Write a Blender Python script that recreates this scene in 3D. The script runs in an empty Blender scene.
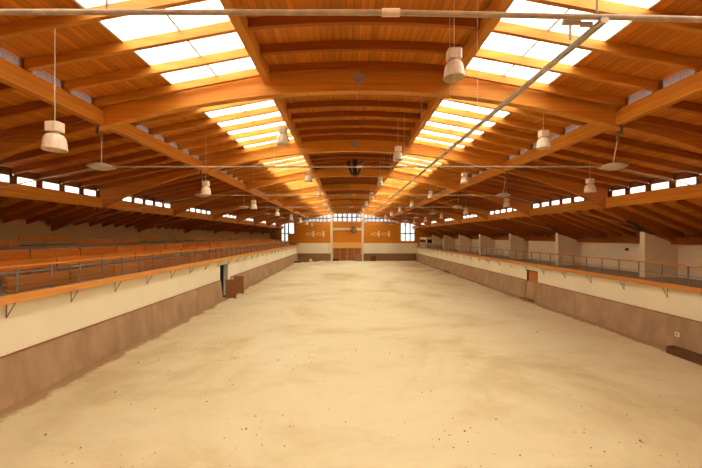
import bpy, math, random
from mathutils import Vector
R = random.Random(7)
scene = bpy.context.scene
COL = scene.collection
H = 4.25            # eye height above the sand
XR = 0.35           # ridge line
F0, BAY, NF = 2.57, 6.0, 9      # first main frame, bay length, number of frames
YEND = 56.57        # far wall
YNEAR = -3.0
FY = [F0 + BAY * k for k in range(NF)]
ORD = ['first', 'second', 'third', 'fourth', 'fifth', 'sixth', 'seventh', 'eighth', 'ninth', 'tenth', 'eleventh', 'twelfth',
       'thirteenth', 'fourteenth', 'fifteenth', 'sixteenth', 'seventeenth', 'eighteenth', 'nineteenth', 'twentieth',
       'twenty-first', 'twenty-second', 'twenty-third', 'twenty-fourth', 'twenty-fifth', 'twenty-sixth']

# ------------------------------------------------------------------ materials
def mat(name):
    m = bpy.data.materials.new(name); m.use_nodes = True
    nt = m.node_tree; b = nt.nodes['Principled BSDF']
    return m, nt, b

def N(nt, t, **kw):
    n = nt.nodes.new(t)
    for k, v in kw.items():
        if k.startswith('i_'): n.inputs[k[2:].replace('_', ' ')].default_value = v
        else: setattr(n, k, v)
    return n

def ramp(nt, stops):
    r = nt.nodes.new('ShaderNodeValToRGB'); e = r.color_ramp.elements
    e[0].position, e[0].color = stops[0][0], (*stops[0][1], 1)
    e[1].position, e[1].color = stops[1][0], (*stops[1][1], 1)
    for p, c in stops[2:]:
        x = e.new(p); x.color = (*c, 1)
    return r

def mixc(nt, mode, fac, a, b):
    n = nt.nodes.new('ShaderNodeMix'); n.data_type = 'RGBA'; n.blend_type = mode
    L = nt.links
    for v, s in ((fac, n.inputs[0]), (a, n.inputs[6]), (b, n.inputs[7])):
        if hasattr(v, 'is_linked'): L.new(v, s)
        elif isinstance(v, (int, float)): s.default_value = v
        else: s.default_value = (*v, 1)
    return n.outputs[2]

def mathn(nt, op, a, b=None):
    n = nt.nodes.new('ShaderNodeMath'); n.operation = op
    for i, v in enumerate((a, b)):
        if v is None: continue
        if hasattr(v, 'is_linked'): nt.links.new(v, n.inputs[i])
        else: n.inputs[i].default_value = v
    return n.outputs[0]

def sc(c, f): return tuple(x * f for x in c)

def wood(name, c, grain='x', plank=None, plank_axis='x', lam=None, rough=0.55, var=0.28, spec=0.25):
    """stained timber: streaky grain along one axis, optional boards (plank) or glue lines (lam)"""
    m, nt, b = mat(name); L = nt.links
    tc = N(nt, 'ShaderNodeTexCoord'); mp = N(nt, 'ShaderNodeMapping')
    s = {'x': (0.5, 9, 9), 'y': (9, 0.5, 9), 'z': (9, 9, 0.5)}[grain]
    mp.inputs['Scale'].default_value = s
    L.new(tc.outputs['Object'], mp.inputs['Vector'])
    nz = N(nt, 'ShaderNodeTexNoise', i_Scale=1.3, i_Detail=5.0, i_Roughness=0.6)
    L.new(mp.outputs[0], nz.inputs['Vector'])
    rp = ramp(nt, [(0.25, sc(c, 1 - var)), (0.75, sc(c, 1 + var * 0.6))])
    L.new(nz.outputs['Fac'], rp.inputs[0])
    col = rp.outputs[0]
    oi = N(nt, 'ShaderNodeObjectInfo')
    rv = ramp(nt, [(0.0, (0.86, 0.84, 0.82)), (1.0, (1.1, 1.1, 1.1))])
    L.new(oi.outputs['Random'], rv.inputs[0])
    col = mixc(nt, 'MULTIPLY', 1.0, col, rv.outputs[0])
    if plank or lam:
        sx = N(nt, 'ShaderNodeSeparateXYZ'); L.new(tc.outputs['Object'], sx.inputs[0])
        w = plank or lam
        ax = {'x': 0, 'y': 1, 'z': 2}[plank_axis]
        u = mathn(nt, 'DIVIDE', sx.outputs[ax], w)
        fl = mathn(nt, 'FLOOR', u)
        fr = mathn(nt, 'FRACT', u)
        wn = N(nt, 'ShaderNodeTexWhiteNoise', noise_dimensions='1D'); L.new(fl, wn.inputs['W'])
        amp = 0.2 if plank else 0.1
        rp2 = ramp(nt, [(0.0, (1 - amp,) * 3), (1.0, (1 + amp * .7,) * 3)])
        L.new(wn.outputs['Value'], rp2.inputs[0])
        col = mixc(nt, 'MULTIPLY', 1.0, col, rp2.outputs[0])
        edge = mathn(nt, 'LESS_THAN', fr, 0.09 if plank else 0.05)
        col = mixc(nt, 'MULTIPLY', mathn(nt, 'MULTIPLY', edge, 0.55 if plank else 0.25), col, (0.25, 0.2, 0.15))
    L.new(col, b.inputs['Base Color'])
    b.inputs['Roughness'].default_value = rough
    b.inputs['Specular IOR Level'].default_value = spec
    return m

def plain(name, c, rough=0.6, metal=0.0, noise=0.12, scale=4.0, stretch=(1, 1, 1), spec=0.3):
    m, nt, b = mat(name); L = nt.links
    tc = N(nt, 'ShaderNodeTexCoord'); mp = N(nt, 'ShaderNodeMapping'); mp.inputs['Scale'].default_value = stretch
    L.new(tc.outputs['Object'], mp.inputs['Vector'])
    nz = N(nt, 'ShaderNodeTexNoise', i_Scale=scale, i_Detail=4.0)
    L.new(mp.outputs[0], nz.inputs['Vector'])
    rp = ramp(nt, [(0.25, sc(c, 1 - noise)), (0.75, sc(c, 1 + noise * .6))])
    L.new(nz.outputs['Fac'], rp.inputs[0]); L.new(rp.outputs[0], b.inputs['Base Color'])
    b.inputs['Roughness'].default_value = rough; b.inputs['Metallic'].default_value = metal
    b.inputs['Specular IOR Level'].default_value = spec
    return m

def translucent(name, c, streak=0.1, axis='x'):
    """daylit plastic sheet: lets the sky through diffusely"""
    m = bpy.data.materials.new(name); m.use_nodes = True
    nt = m.node_tree; nt.nodes.clear(); L = nt.links
    out = N(nt, 'ShaderNodeOutputMaterial')
    tc = N(nt, 'ShaderNodeTexCoord'); mp = N(nt, 'ShaderNodeMapping')
    mp.inputs['Scale'].default_value = (0.6, 7, 1) if axis == 'x' else (1, 1, 1)
    L.new(tc.outputs['Object'], mp.inputs['Vector'])
    nz = N(nt, 'ShaderNodeTexNoise', i_Scale=1.4, i_Detail=4.0); L.new(mp.outputs[0], nz.inputs['Vector'])
    rp = ramp(nt, [(0.3, sc(c, 1 - streak * 2)), (0.62, c)]); L.new(nz.outputs['Fac'], rp.inputs[0])
    t = N(nt, 'ShaderNodeBsdfTranslucent'); L.new(rp.outputs[0], t.inputs['Color'])
    d = N(nt, 'ShaderNodeBsdfDiffuse'); L.new(rp.outputs[0], d.inputs['Color'])
    mx = N(nt, 'ShaderNodeMixShader'); mx.inputs[0].default_value = 0.15
    L.new(t.outputs[0], mx.inputs[1]); L.new(d.outputs[0], mx.inputs[2]); L.new(mx.outputs[0], out.inputs[0])
    return m

WOOD = (0.56, 0.20, 0.034)
M = {}
M['board'] = wood('roof boarding', (0.53, 0.172, 0.009), 'y', plank=0.14, plank_axis='x', var=0.3)
M['glulam'] = wood('glulam', (0.65, 0.27, 0.034), 'x', lam=0.045, plank_axis='z', var=0.16)
M['glulam_y'] = wood('glulam lengthwise', (0.67, 0.275, 0.034), 'y', lam=0.045, plank_axis='z', var=0.16)
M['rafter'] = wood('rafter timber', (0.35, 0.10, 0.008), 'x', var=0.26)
M['skylit_rafter'] = wood('skylit rafter timber', (0.60, 0.25, 0.032), 'x', var=0.3)  # lighter copy of the rafter timber, skylight brightness put into its colour
M['frametimber'] = wood('dark window timber', (0.24, 0.08, 0.014), 'y', var=0.2)
M['arm'] = wood('arm timber', (0.52, 0.18, 0.02), 'x', lam=0.045, plank_axis='z', var=0.18)
M['bench'] = wood('bench timber', (0.60, 0.22, 0.03), 'y', var=0.2, rough=0.4)
M['bench_panel'] = wood('bench panel', (0.60, 0.185, 0.02), 'y', var=0.16, rough=0.4)
M['fascia'] = wood('fascia board', (0.74, 0.34, 0.075), 'y', var=0.18)
M['rail'] = wood('hand rail', (0.70, 0.33, 0.075), 'y', var=0.15)
M['gable'] = wood('gable boarding', (0.74, 0.27, 0.016), 'x', var=0.07)
M['lintel'] = wood('pale lintel', (0.85, 0.48, 0.13), 'x', var=0.12)
M['paint'] = plain('yellowed white paint', (0.86, 0.72, 0.48), noise=0.08)
M['gate'] = wood('gate planks', (0.46, 0.17, 0.04), 'z', plank=0.28, plank_axis='x', var=0.22)
M['door'] = wood('orange door', (0.62, 0.22, 0.04), 'z', var=0.12)
M['old'] = wood('weathered ply', (0.36, 0.16, 0.06), 'z', var=0.25)
M['darkwood'] = wood('dark timber', (0.16, 0.07, 0.025), 'y', var=0.3)
M['steel'] = plain('galvanised steel', (0.42, 0.36, 0.27), rough=0.45, metal=0.2, noise=0.15)
M['tie'] = plain('painted tie rod', (0.40, 0.33, 0.22), rough=0.5, metal=0.0, noise=0.3, scale=12)
M['node'] = plain('grey node plate', (0.46, 0.42, 0.33), rough=0.5, noise=0.1)
M['dullsteel'] = plain('dull steel', (0.16, 0.13, 0.08), rough=0.5)
M['dark'] = plain('dark steel', (0.06, 0.055, 0.045), rough=0.5, metal=0.3)
M['post'] = plain('rail post steel', (0.30, 0.26, 0.20), rough=0.5, metal=0.1)
M['lamp'] = plain('lamp enamel', (0.74, 0.64, 0.46), rough=0.35, noise=0.2, scale=9, stretch=(3, 3, .4))
M['lampin'] = plain('lamp inside', (0.8, 0.74, 0.6), rough=0.3, noise=0.05)
M['cable'] = plain('cable', (0.55, 0.45, 0.32), rough=0.7)
M['concrete'] = plain('gallery concrete', (0.42, 0.36, 0.28), rough=0.9, noise=0.2)
M['riser'] = plain('stand riser', (0.44, 0.36, 0.26), rough=0.9)
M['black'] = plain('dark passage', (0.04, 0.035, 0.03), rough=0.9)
M['jamb'] = plain('grey green jamb', (0.48, 0.46, 0.36), rough=0.7)
M['glass'] = plain('dark booth glass', (0.03, 0.025, 0.02), rough=0.1, noise=0.05)
M['mullion'] = plain('window bars', (0.22, 0.2, 0.18), rough=0.5)
M['emblem'] = plain('emblem yellow', (0.98, 0.72, 0.25), noise=0.04)
M['emblem_w'] = plain('emblem white', (0.92, 0.82, 0.62), noise=0.04)
M['leaf'] = plain('yellow green leaves', (0.32, 0.26, 0.04), noise=0.4, scale=20)
M['pot'] = plain('clay pot', (0.2, 0.09, 0.04))
M['crumb'] = plain('dirt crumb', (0.34, 0.22, 0.10), rough=0.95)
M['farkick'] = wood('dark far boards', (0.27, 0.155, 0.065), 'x', var=0.2)
M['cloth'] = plain('pale cloth', (0.9, 0.82, 0.64), rough=0.95)
M['sky'] = translucent('skylight sheet', (0.82, 0.81, 0.77), 0.16)
M['clear'] = translucent('window sheet', (0.72, 0.73, 0.73), 0.02, '')
M['clear_far'] = translucent('gable window sheet', (0.40, 0.41, 0.41), 0.02, '')
M['frost'] = translucent('grey corrugated sheet', (0.10, 0.088, 0.08), 0.05, '')

def plaster(name, c):
    m, nt, b = mat(name); L = nt.links
    tc = N(nt, 'ShaderNodeTexCoord')
    nz = N(nt, 'ShaderNodeTexNoise', i_Scale=0.5, i_Detail=6.0, i_Roughness=0.6); L.new(tc.outputs['Object'], nz.inputs['Vector'])
    rp = ramp(nt, [(0.3, sc(c, 0.93)), (0.7, sc(c, 1.03))]); L.new(nz.outputs['Fac'], rp.inputs[0])
    L.new(rp.outputs[0], b.inputs['Base Color']); b.inputs['Roughness'].default_value = 0.9
    b.inputs['Specular IOR Level'].default_value = 0.1
    return m
M['wall'] = plaster('cream plaster', (0.95, 0.90, 0.66))
M['standwall'] = plaster('brown stand wall', (0.46, 0.31, 0.15))
M['backwall'] = plaster('grey cream plaster', (0.90, 0.82, 0.60))

def kick():
    m, nt, b = mat('kickboard'); L = nt.links
    tc = N(nt, 'ShaderNodeTexCoord'); mp = N(nt, 'ShaderNodeMapping'); mp.inputs['Scale'].default_value = (1, .9, 0.4)
    L.new(tc.outputs['Object'], mp.inputs['Vector'])
    nz = N(nt, 'ShaderNodeTexNoise', i_Scale=1.6, i_Detail=7.0, i_Roughness=0.62); L.new(mp.outputs[0], nz.inputs['Vector'])
    rp = ramp(nt, [(0.3, (0.36, 0.235, 0.13)), (0.5, (0.46, 0.31, 0.17)), (0.72, (0.54, 0.38, 0.22))])
    L.new(nz.outputs['Fac'], rp.inputs[0])
    sx = N(nt, 'ShaderNodeSeparateXYZ'); L.new(tc.outputs['Object'], sx.inputs[0])
    fr = mathn(nt, 'FRACT', mathn(nt, 'DIVIDE', sx.outputs[1], 2.5))
    seam = mathn(nt, 'LESS_THAN', fr, 0.006)
    col = mixc(nt, 'MULTIPLY', mathn(nt, 'MULTIPLY', seam, 0.5), rp.outputs[0], (0.4, 0.35, 0.3))
    n2 = N(nt, 'ShaderNodeTexNoise', i_Scale=5.0, i_Detail=5.0); L.new(tc.outputs['Object'], n2.inputs['Vector'])
    rp3 = ramp(nt, [(0.62, (0, 0, 0)), (0.75, (1, 1, 1))]); L.new(n2.outputs['Fac'], rp3.inputs[0])
    col = mixc(nt, 'MIX', mathn(nt, 'MULTIPLY', rp3.outputs[0], 0.25), col, (0.6, 0.4, 0.22))
    L.new(col, b.inputs['Base Color']); b.inputs['Roughness'].default_value = 0.8
    b.inputs['Specular IOR Level'].default_value = 0.15
    return m
M['kick'] = kick()

def sand():
    m, nt, b = mat('riding sand'); L = nt.links
    tc = N(nt, 'ShaderNodeTexCoord'); sx = N(nt, 'ShaderNodeSeparateXYZ'); L.new(tc.outputs['Object'], sx.inputs[0])
    big = N(nt, 'ShaderNodeTexNoise', i_Scale=0.16, i_Detail=7.0, i_Roughness=0.62, i_Distortion=0.6); L.new(tc.outputs['Object'], big.inputs['Vector'])
    rp = ramp(nt, [(0.32, (0.62, 0.49, 0.245)), (0.47, (0.77, 0.665, 0.40)), (0.7, (0.82, 0.74, 0.485))])
    L.new(big.outputs['Fac'], rp.inputs[0])
    col = rp.outputs[0]
    # wheel tracks and raked drifts, lying across the hall
    mp = N(nt, 'ShaderNodeMapping'); mp.inputs['Scale'].default_value = (0.4, 0.9, 1); L.new(tc.outputs['Object'], mp.inputs['Vector'])
    dr = N(nt, 'ShaderNodeTexNoise', i_Scale=0.9, i_Detail=6.0, i_Roughness=0.66); L.new(mp.outputs[0], dr.inputs['Vector'])
    rp1 = ramp(nt, [(0.32, (0.9, 0.86, 0.78)), (0.5, (1, 1, 1))]); L.new(dr.outputs['Fac'], rp1.inputs[0])
    col = mixc(nt, 'MULTIPLY', 0.8, col, rp1.outputs[0])
    # scattered dark crumbs
    vo = N(nt, 'ShaderNodeTexNoise', i_Scale=7.0, i_Detail=3.0); L.new(tc.outputs['Object'], vo.inputs['Vector'])
    rp2 = ramp(nt, [(0.70, (0, 0, 0)), (0.76, (1, 1, 1))]); L.new(vo.outputs['Fac'], rp2.inputs[0])
    col = mixc(nt, 'MIX', mathn(nt, 'MULTIPLY', rp2.outputs[0], 0.35), col, (0.36, 0.2, 0.08))
    # brown earth kicked up along the two long boards, ragged edge
    dl = mathn(nt, 'ADD', sx.outputs[0], 8.3); drr = mathn(nt, 'SUBTRACT', 12.05, sx.outputs[0])
    dm = mathn(nt, 'MINIMUM', dl, drr)
    en = N(nt, 'ShaderNodeTexNoise', i_Scale=0.9, i_Detail=6.0, i_Roughness=0.7); L.new(tc.outputs['Object'], en.inputs['Vector'])
    dd = mathn(nt, 'SUBTRACT', dm, mathn(nt, 'MULTIPLY', en.outputs['Fac'], 1.0))
    rp4 = ramp(nt, [(0.0, (1, 1, 1)), (0.16, (0, 0, 0))]); L.new(mathn(nt, 'ADD', dd, 0.18), rp4.inputs[0])
    col = mixc(nt, 'MIX', mathn(nt, 'MULTIPLY', rp4.outputs[0], 0.85), col, (0.40, 0.24, 0.11))
    L.new(col, b.inputs['Base Color']); b.inputs['Roughness'].default_value = 0.95
    b.inputs['Specular IOR Level'].default_value = 0.05
    bn = N(nt, 'ShaderNodeTexNoise', i_Scale=3.0, i_Detail=8.0, i_Roughness=0.7); L.new(tc.outputs['Object'], bn.inputs['Vector'])
    bp = N(nt, 'ShaderNodeBump', i_Strength=0.35, i_Distance=0.12); L.new(bn.outputs['Fac'], bp.inputs['Height'])
    L.new(bp.outputs[0], b.inputs['Normal'])
    return m
M['sand'] = sand()

# ------------------------------------------------------------------ mesh builder
class MB:
    def __init__(s): s.v, s.f, s.sm = [], [], []
    def add(s, vs, fs, smooth=False):
        b = len(s.v); s.v += [tuple(v) for v in vs]
        for f in fs: s.f.append(tuple(b + i for i in f)); s.sm.append(smooth)
        return s
    def box(s, x0, x1, y0, y1, z0, z1):
        return s.add([(x0, y0, z0), (x1, y0, z0), (x1, y1, z0), (x0, y1, z0), (x0, y0, z1), (x1, y0, z1), (x1, y1, z1), (x0, y1, z1)],
                     [(0, 3, 2, 1), (4, 5, 6, 7), (0, 1, 5, 4), (1, 2, 6, 5), (2, 3, 7, 6), (3, 0, 4, 7)])
    def prism(s, poly, a0, a1, axis='y'):
        n = len(poly)
        def P(u, w, a): return {'y': (u, a, w), 'x': (a, u, w), 'z': (u, w, a)}[axis]
        vs = [P(u, w, a0) for u, w in poly] + [P(u, w, a1) for u, w in poly]
        fs = [tuple(range(n)), tuple(range(2 * n - 1, n - 1, -1))] + [(i, i + n, (i + 1) % n + n, (i + 1) % n) for i in range(n)]
        return s.add(vs, fs)
    def cbox(s, x0, x1, y0, y1, z0, z1, c=0.012, axis='y'):
        """box with its four long edges chamfered"""
        lo = {'y': (x0, x1, z0, z1), 'x': (y0, y1, z0, z1), 'z': (x0, x1, y0, y1)}[axis]
        a = {'y': (y0, y1), 'x': (x0, x1), 'z': (z0, z1)}[axis]
        u0, u1, w0, w1 = lo; c = min(c, (u1 - u0) * .3, (w1 - w0) * .3)
        poly = [(u0 + c, w0), (u1 - c, w0), (u1, w0 + c), (u1, w1 - c), (u1 - c, w1), (u0 + c, w1), (u0, w1 - c), (u0, w0 + c)]
        return s.prism(poly, a[0], a[1], axis)
    def span(s, xs, top, bot, y0, y1):
        """timber running across the hall between two curves"""
        vs, fs = [], []
        for x in xs:
            b, t = bot(x), top(x)
            vs += [(x, y0, b), (x, y1, b), (x, y1, t), (x, y0, t)]
        n = len(xs)
        for i in range(n - 1):
            a = 4 * i; e = a + 4
            fs += [(a, a + 1, e + 1, e), (a + 1, a + 2, e + 2, e + 1), (a + 2, a + 3, e + 3, e + 2), (a + 3, a, e, e + 3)]
        fs += [(0, 3, 2, 1), (4 * n - 4, 4 * n - 3, 4 * n - 2, 4 * n - 1)]
        return s.add(vs, fs)
    def tube(s, p0, p1, r, n=8, r1=None):
        p0, p1 = Vector(p0), Vector(p1); d = (p1 - p0).normalized()
        u = d.orthogonal().normalized(); w = d.cross(u); r1 = r if r1 is None else r1
        vs = []
        for p, rr in ((p0, r), (p1, r1)):
            for i in range(n):
                a = 2 * math.pi * i / n; vs.append(p + u * (rr * math.cos(a)) + w * (rr * math.sin(a)))
        s.add(vs, [(i, (i + 1) % n, (i + 1) % n + n, i + n) for i in range(n)], True)
        s.add(vs[:n], [tuple(range(n - 1, -1, -1))]); s.add(vs[n:], [tuple(range(n))])
        return s
    def lathe(s, prof, c, n=20, rib=0.0):
        vs, fs = [], []
        for r, z in prof:
            for i in range(n):
                a = 2 * math.pi * i / n; rr = r * (1 + (rib if i % 2 else 0))
                vs.append((c[0] + rr * math.cos(a), c[1] + rr * math.sin(a), c[2] + z))
        for j in range(len(prof) - 1):
            for i in range(n):
                a, b = j * n + i, j * n + (i + 1) % n
                fs.append((a, b, b + n, a + n))
        return s.add(vs, fs, True)
    def build(s, name, m, parent=None, origin=(0, 0, 0)):
        me = bpy.data.meshes.new(name)
        me.from_pydata([(v[0] - origin[0], v[1] - origin[1], v[2] - origin[2]) for v in s.v], [], s.f)
        me.polygons.foreach_set('use_smooth', s.sm)
        me.materials.append(M[m] if isinstance(m, str) else m); me.update()
        import bmesh
        bm = bmesh.new(); bm.from_mesh(me); bmesh.ops.recalc_face_normals(bm, faces=bm.faces); bm.to_mesh(me); bm.free()
        o = bpy.data.objects.new(name, me); COL.objects.link(o)
        if parent: o.parent = parent
        else: o.location = origin
        return o

def tag(o, label, cat, group=None):
    o['label'] = label; o['category'] = cat
    if group: o['group'] = group
    return o
def thing(name, loc, label, cat, group=None):
    o = bpy.data.objects.new(name, None); COL.objects.link(o); o.location = loc; o.empty_display_size = 0.2
    return tag(o, label, cat, group)
def struct(o): o['kind'] = 'structure'; return o
def dup(root, loc, label=None):
    r = root.copy(); COL.objects.link(r); r.location = loc
    if label: r['label'] = label
    for ch in list(root.children):
        c = ch.copy(); COL.objects.link(c); c.parent = r
        for g in list(ch.children):
            d = g.copy(); COL.objects.link(d); d.parent = c
    return r
def lin(a, b, n): return [a + (b - a) * i / n for i in range(n + 1)]

# ------------------------------------------------------------------ roof curves (r = distance from the ridge)
def B1(r): return H + 4.391 - 0.021 * r * r if r < 2.4 else H + 4.27 - 0.1884 * (r - 2.4)
def B2(r): return H + 3.15 - 0.213 * (r - 6.7)
def B3L(r): return H + 1.40 - 0.33 * (r - 11.15)
def B3R(r): return H + 1.40 - 0.40 * (r - 11.15)
B3 = {-1: B3L, 1: B3R}
RD = 0.20                       # rafter depth
WL, WRT = -13.0, 14.8           # back walls of the galleries
RWL, RWR = XR - WL, WRT - XR    # their distance from the ridge

# ------------------------------------------------------------------ setting: floor, walls
fl = MB()
nx, ny = 60, 120
xs = lin(-8.35, 12.2, nx); ys = lin(YNEAR, YEND, ny)
vs = []
for y in ys:
    for x in xs:
        d = min(x + 8.3, 12.05 - x)
        berm = 0.07 * max(0, 1 - d / 0.8) ** 1.5 * (0.6 + 0.4 * math.sin(y * 1.7) * math.sin(y * .63 + x))
        vs.append((x, y, berm + 0.012 * math.sin(x * 1.3 + y * .4) * math.sin(y * .9 - x * .3)))
fs = [(j * (nx + 1) + i, j * (nx + 1) + i + 1, (j + 1) * (nx + 1) + i + 1, (j + 1) * (nx + 1) + i) for j in range(ny) for i in range(nx)]
fl.add(vs, fs, True)
struct(fl.build('floor', 'sand'))

LX, RX = -8.5, 12.3             # arena side walls
KT = 1.25                       # top of the kickboards
LF, RF = H - 1.52, H - 1.84     # gallery floors
DL0, DL1 = 22.2, 23.75          # doorway in the long wall, seats side
DR0, DR1 = 21.1, 22.4           # doorway on the other side
# upper plaster of the arena sides
w = MB()
w.box(LX - .25, LX, YNEAR, DL0, 0, LF - .12); w.box(LX - .25, LX, DL1, YEND, 0, LF - .12); w.box(LX - .25, LX, DL0, DL1, 2.26, LF - .12)
struct(w.build('wall_left', 'wall'))
w = MB()
w.box(RX, RX + .25, YNEAR, DR0, 0, RF - .1); w.box(RX, RX + .25, DR1, YEND, 0, RF - .1); w.box(RX, RX + .25, DR0, DR1, 1.97, RF - .1)
struct(w.build('wall_right', 'wall'))
# passage behind the open doorway
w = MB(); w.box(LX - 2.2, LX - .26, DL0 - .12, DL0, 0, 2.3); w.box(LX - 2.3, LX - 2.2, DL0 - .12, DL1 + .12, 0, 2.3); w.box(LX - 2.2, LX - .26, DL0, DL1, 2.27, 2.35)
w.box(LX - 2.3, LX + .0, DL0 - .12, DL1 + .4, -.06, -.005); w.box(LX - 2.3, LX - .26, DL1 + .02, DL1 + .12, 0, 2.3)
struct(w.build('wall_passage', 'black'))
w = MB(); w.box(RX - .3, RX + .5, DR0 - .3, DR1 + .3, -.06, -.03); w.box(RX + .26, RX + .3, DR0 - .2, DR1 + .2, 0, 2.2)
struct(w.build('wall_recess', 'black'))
w = MB(); w.box(LX - .3, LX - .02, DL1 - .1, DL1 - .003, 0, 2.25)
struct(w.build('trim_1', 'jamb'))
# slanted kickboards
def kickboard(side, y0, y1):
    x0 = LX if side < 0 else RX; s = -side
    return [(x0 + s * .004, 0), (x0 + s * .22, 0), (x0 + s * .05, KT), (x0 + s * .004, KT)]
w = MB()
for a, b in ((YNEAR, DL0), (DL1 + .35, YEND)): w.prism(kickboard(-1, a, b), a, b)
struct(w.build('baseboard_left', 'kick'))
w = MB()
for a, b in ((YNEAR, DR0 + .02), (DR1 - .02, YEND)): w.prism(kickboard(1, a, b), a, b)
struct(w.build('baseboard_right', 'kick'))
# caps on the boards
w = MB()
for a, b in ((YNEAR, DL0), (DL1 + .35, YEND)): w.box(LX + .004, LX + .075, a, b, KT + .003, KT + .03)
struct(w.build('trim_2', 'old'))
w = MB()
for a, b in ((YNEAR, DR0 + .02), (DR1 - .02, YEND)): w.box(RX - .075, RX - .004, a, b, KT + .003, KT + .03)
struct(w.build('trim_3', 'old'))
# near end wall
w = MB(); w.box(WL - .3, WRT + .3, YNEAR - .3, YNEAR, 0, 3.6); w.box(WL - .3, WRT + .3, YNEAR - .3, YNEAR, 3.6, H + 4.7)
struct(w.build('wall_near', 'gable'))
# gallery floors: a stepped stand on one side, a flat walkway on the other
w = MB()
steps = [(-8.18, -9.75, LF), (-9.75, -10.55, LF + .3), (-10.55, -11.45, LF + .6), (-11.45, WL, LF + .9)]
for a, b, z in steps: w.box(b, a, YNEAR, YEND, LF - .12 if z == LF else LF - .12, z)
struct(w.build('floor_gallery_left', 'riser'))
w = MB(); w.box(12.02, WRT, YNEAR, YEND, RF - .1, RF)
struct(w.build('floor_gallery_right', 'concrete'))
w = MB(); w.cbox(-8.18, -8.13, YNEAR, YEND, LF - .13, LF + .09)
struct(w.build('trim_4', 'fascia'))
w = MB(); w.cbox(11.97, 12.02, YNEAR, YEND, RF - .11, RF + .08)
struct(w.build('trim_5', 'fascia'))
# gallery back walls
w = MB(); w.box(WL - .3, WL, YNEAR, YEND, 0, B3L(RWL) - .02)
struct(w.build('wall_gallery_left', 'standwall'))
w = MB(); w.box(WRT, WRT + .3, YNEAR, YEND, 0, H - .37)
struct(w.build('wall_gallery_right', 'backwall'))
w = MB(); w.box(WRT + .002, WRT + .3, YNEAR, YEND, H - .368, B3R(RWR) - .02)
struct(w.build('wall_gallery_right_head', 'rafter'))
w = MB(); w.cbox(WRT - .3, WRT - .003, YNEAR, YEND, H - .37, H - .115)
struct(w.build('trim_6', 'rafter'))
for k in range(1, NF):          # piers under the main frames
    y = FY[k]
    w = MB(); w.prism([(13.33, RF + .002), (WRT - .002, RF + .002), (WRT - .002, H - .38), (WRT - .31, H - .38), (WRT - .31, H - .26), (13.33, H + .19)], y + .1, y + .36)
    struct(w.build('wall_pier', 'backwall'))

g = MB(); rr = random.Random(11)
cl = [(rr.uniform(-7, 11), rr.uniform(5.5, 30)) for _ in range(26)]
for i in range(620):
    if i % 3 == 0: x, y = rr.uniform(-7.9, 11.7), 5.5 + 32 * rr.random() ** 1.7
    else:
        c = cl[i % 26]; x, y = c[0] + rr.gauss(0, .55), c[1] + rr.gauss(0, .4)
    if not -7.9 < x < 11.6: continue
    q = rr.uniform(.008, .022) * (1.5 if rr.random() < .12 else 1); z = .012 * math.sin(x * 1.3 + y * .4) * math.sin(y * .9 - x * .3)
    n = 6; vs = [(x + q * math.cos(k) * rr.uniform(.7, 1.3), y + q * math.sin(k) * rr.uniform(.7, 1.3), z - .004) for k in lin(0, 5.236, 5)]
    vs += [(x + (a - x) * .55, y + (b - y) * .55, z + q * .8) for a, b, _ in vs]
    g.add(vs, [(k, (k + 1) % 6, (k + 1) % 6 + 6, k + 6) for k in range(6)] + [tuple(range(6, 12))])
o = tag(g.build('dirt_crumbs', 'crumb'), 'small brown dirt crumbs scattered over the pale sand floor', 'dirt'); o['kind'] = 'stuff'

# ------------------------------------------------------------------ roof boarding
def sheet(fn, ra, rb, side, n=8):
    xs = [XR + side * r for r in lin(ra, rb, n)]
    return MB().span(xs, lambda x: fn(abs(x - XR)) + .04, lambda x: fn(abs(x - XR)), YNEAR, YEND)
w = MB().span(lin(XR - 2.45, XR + 2.45, 14), lambda x: B1(abs(x - XR)) + .09, lambda x: B1(abs(x - XR)), YNEAR, YEND)
for sd in (-1, 1):
    for fn, a, b, n in ((B1, 4.77, 7.1, 6), (B2, 6.81, 11.6, 6), (B3[sd], 11.26, RWL + .4 if sd < 0 else RWR + .4, 4)):
        q = sheet(fn, a, b, sd, n); w.add(q.v, q.f)
struct(w.build('ceiling', 'board'))

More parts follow.
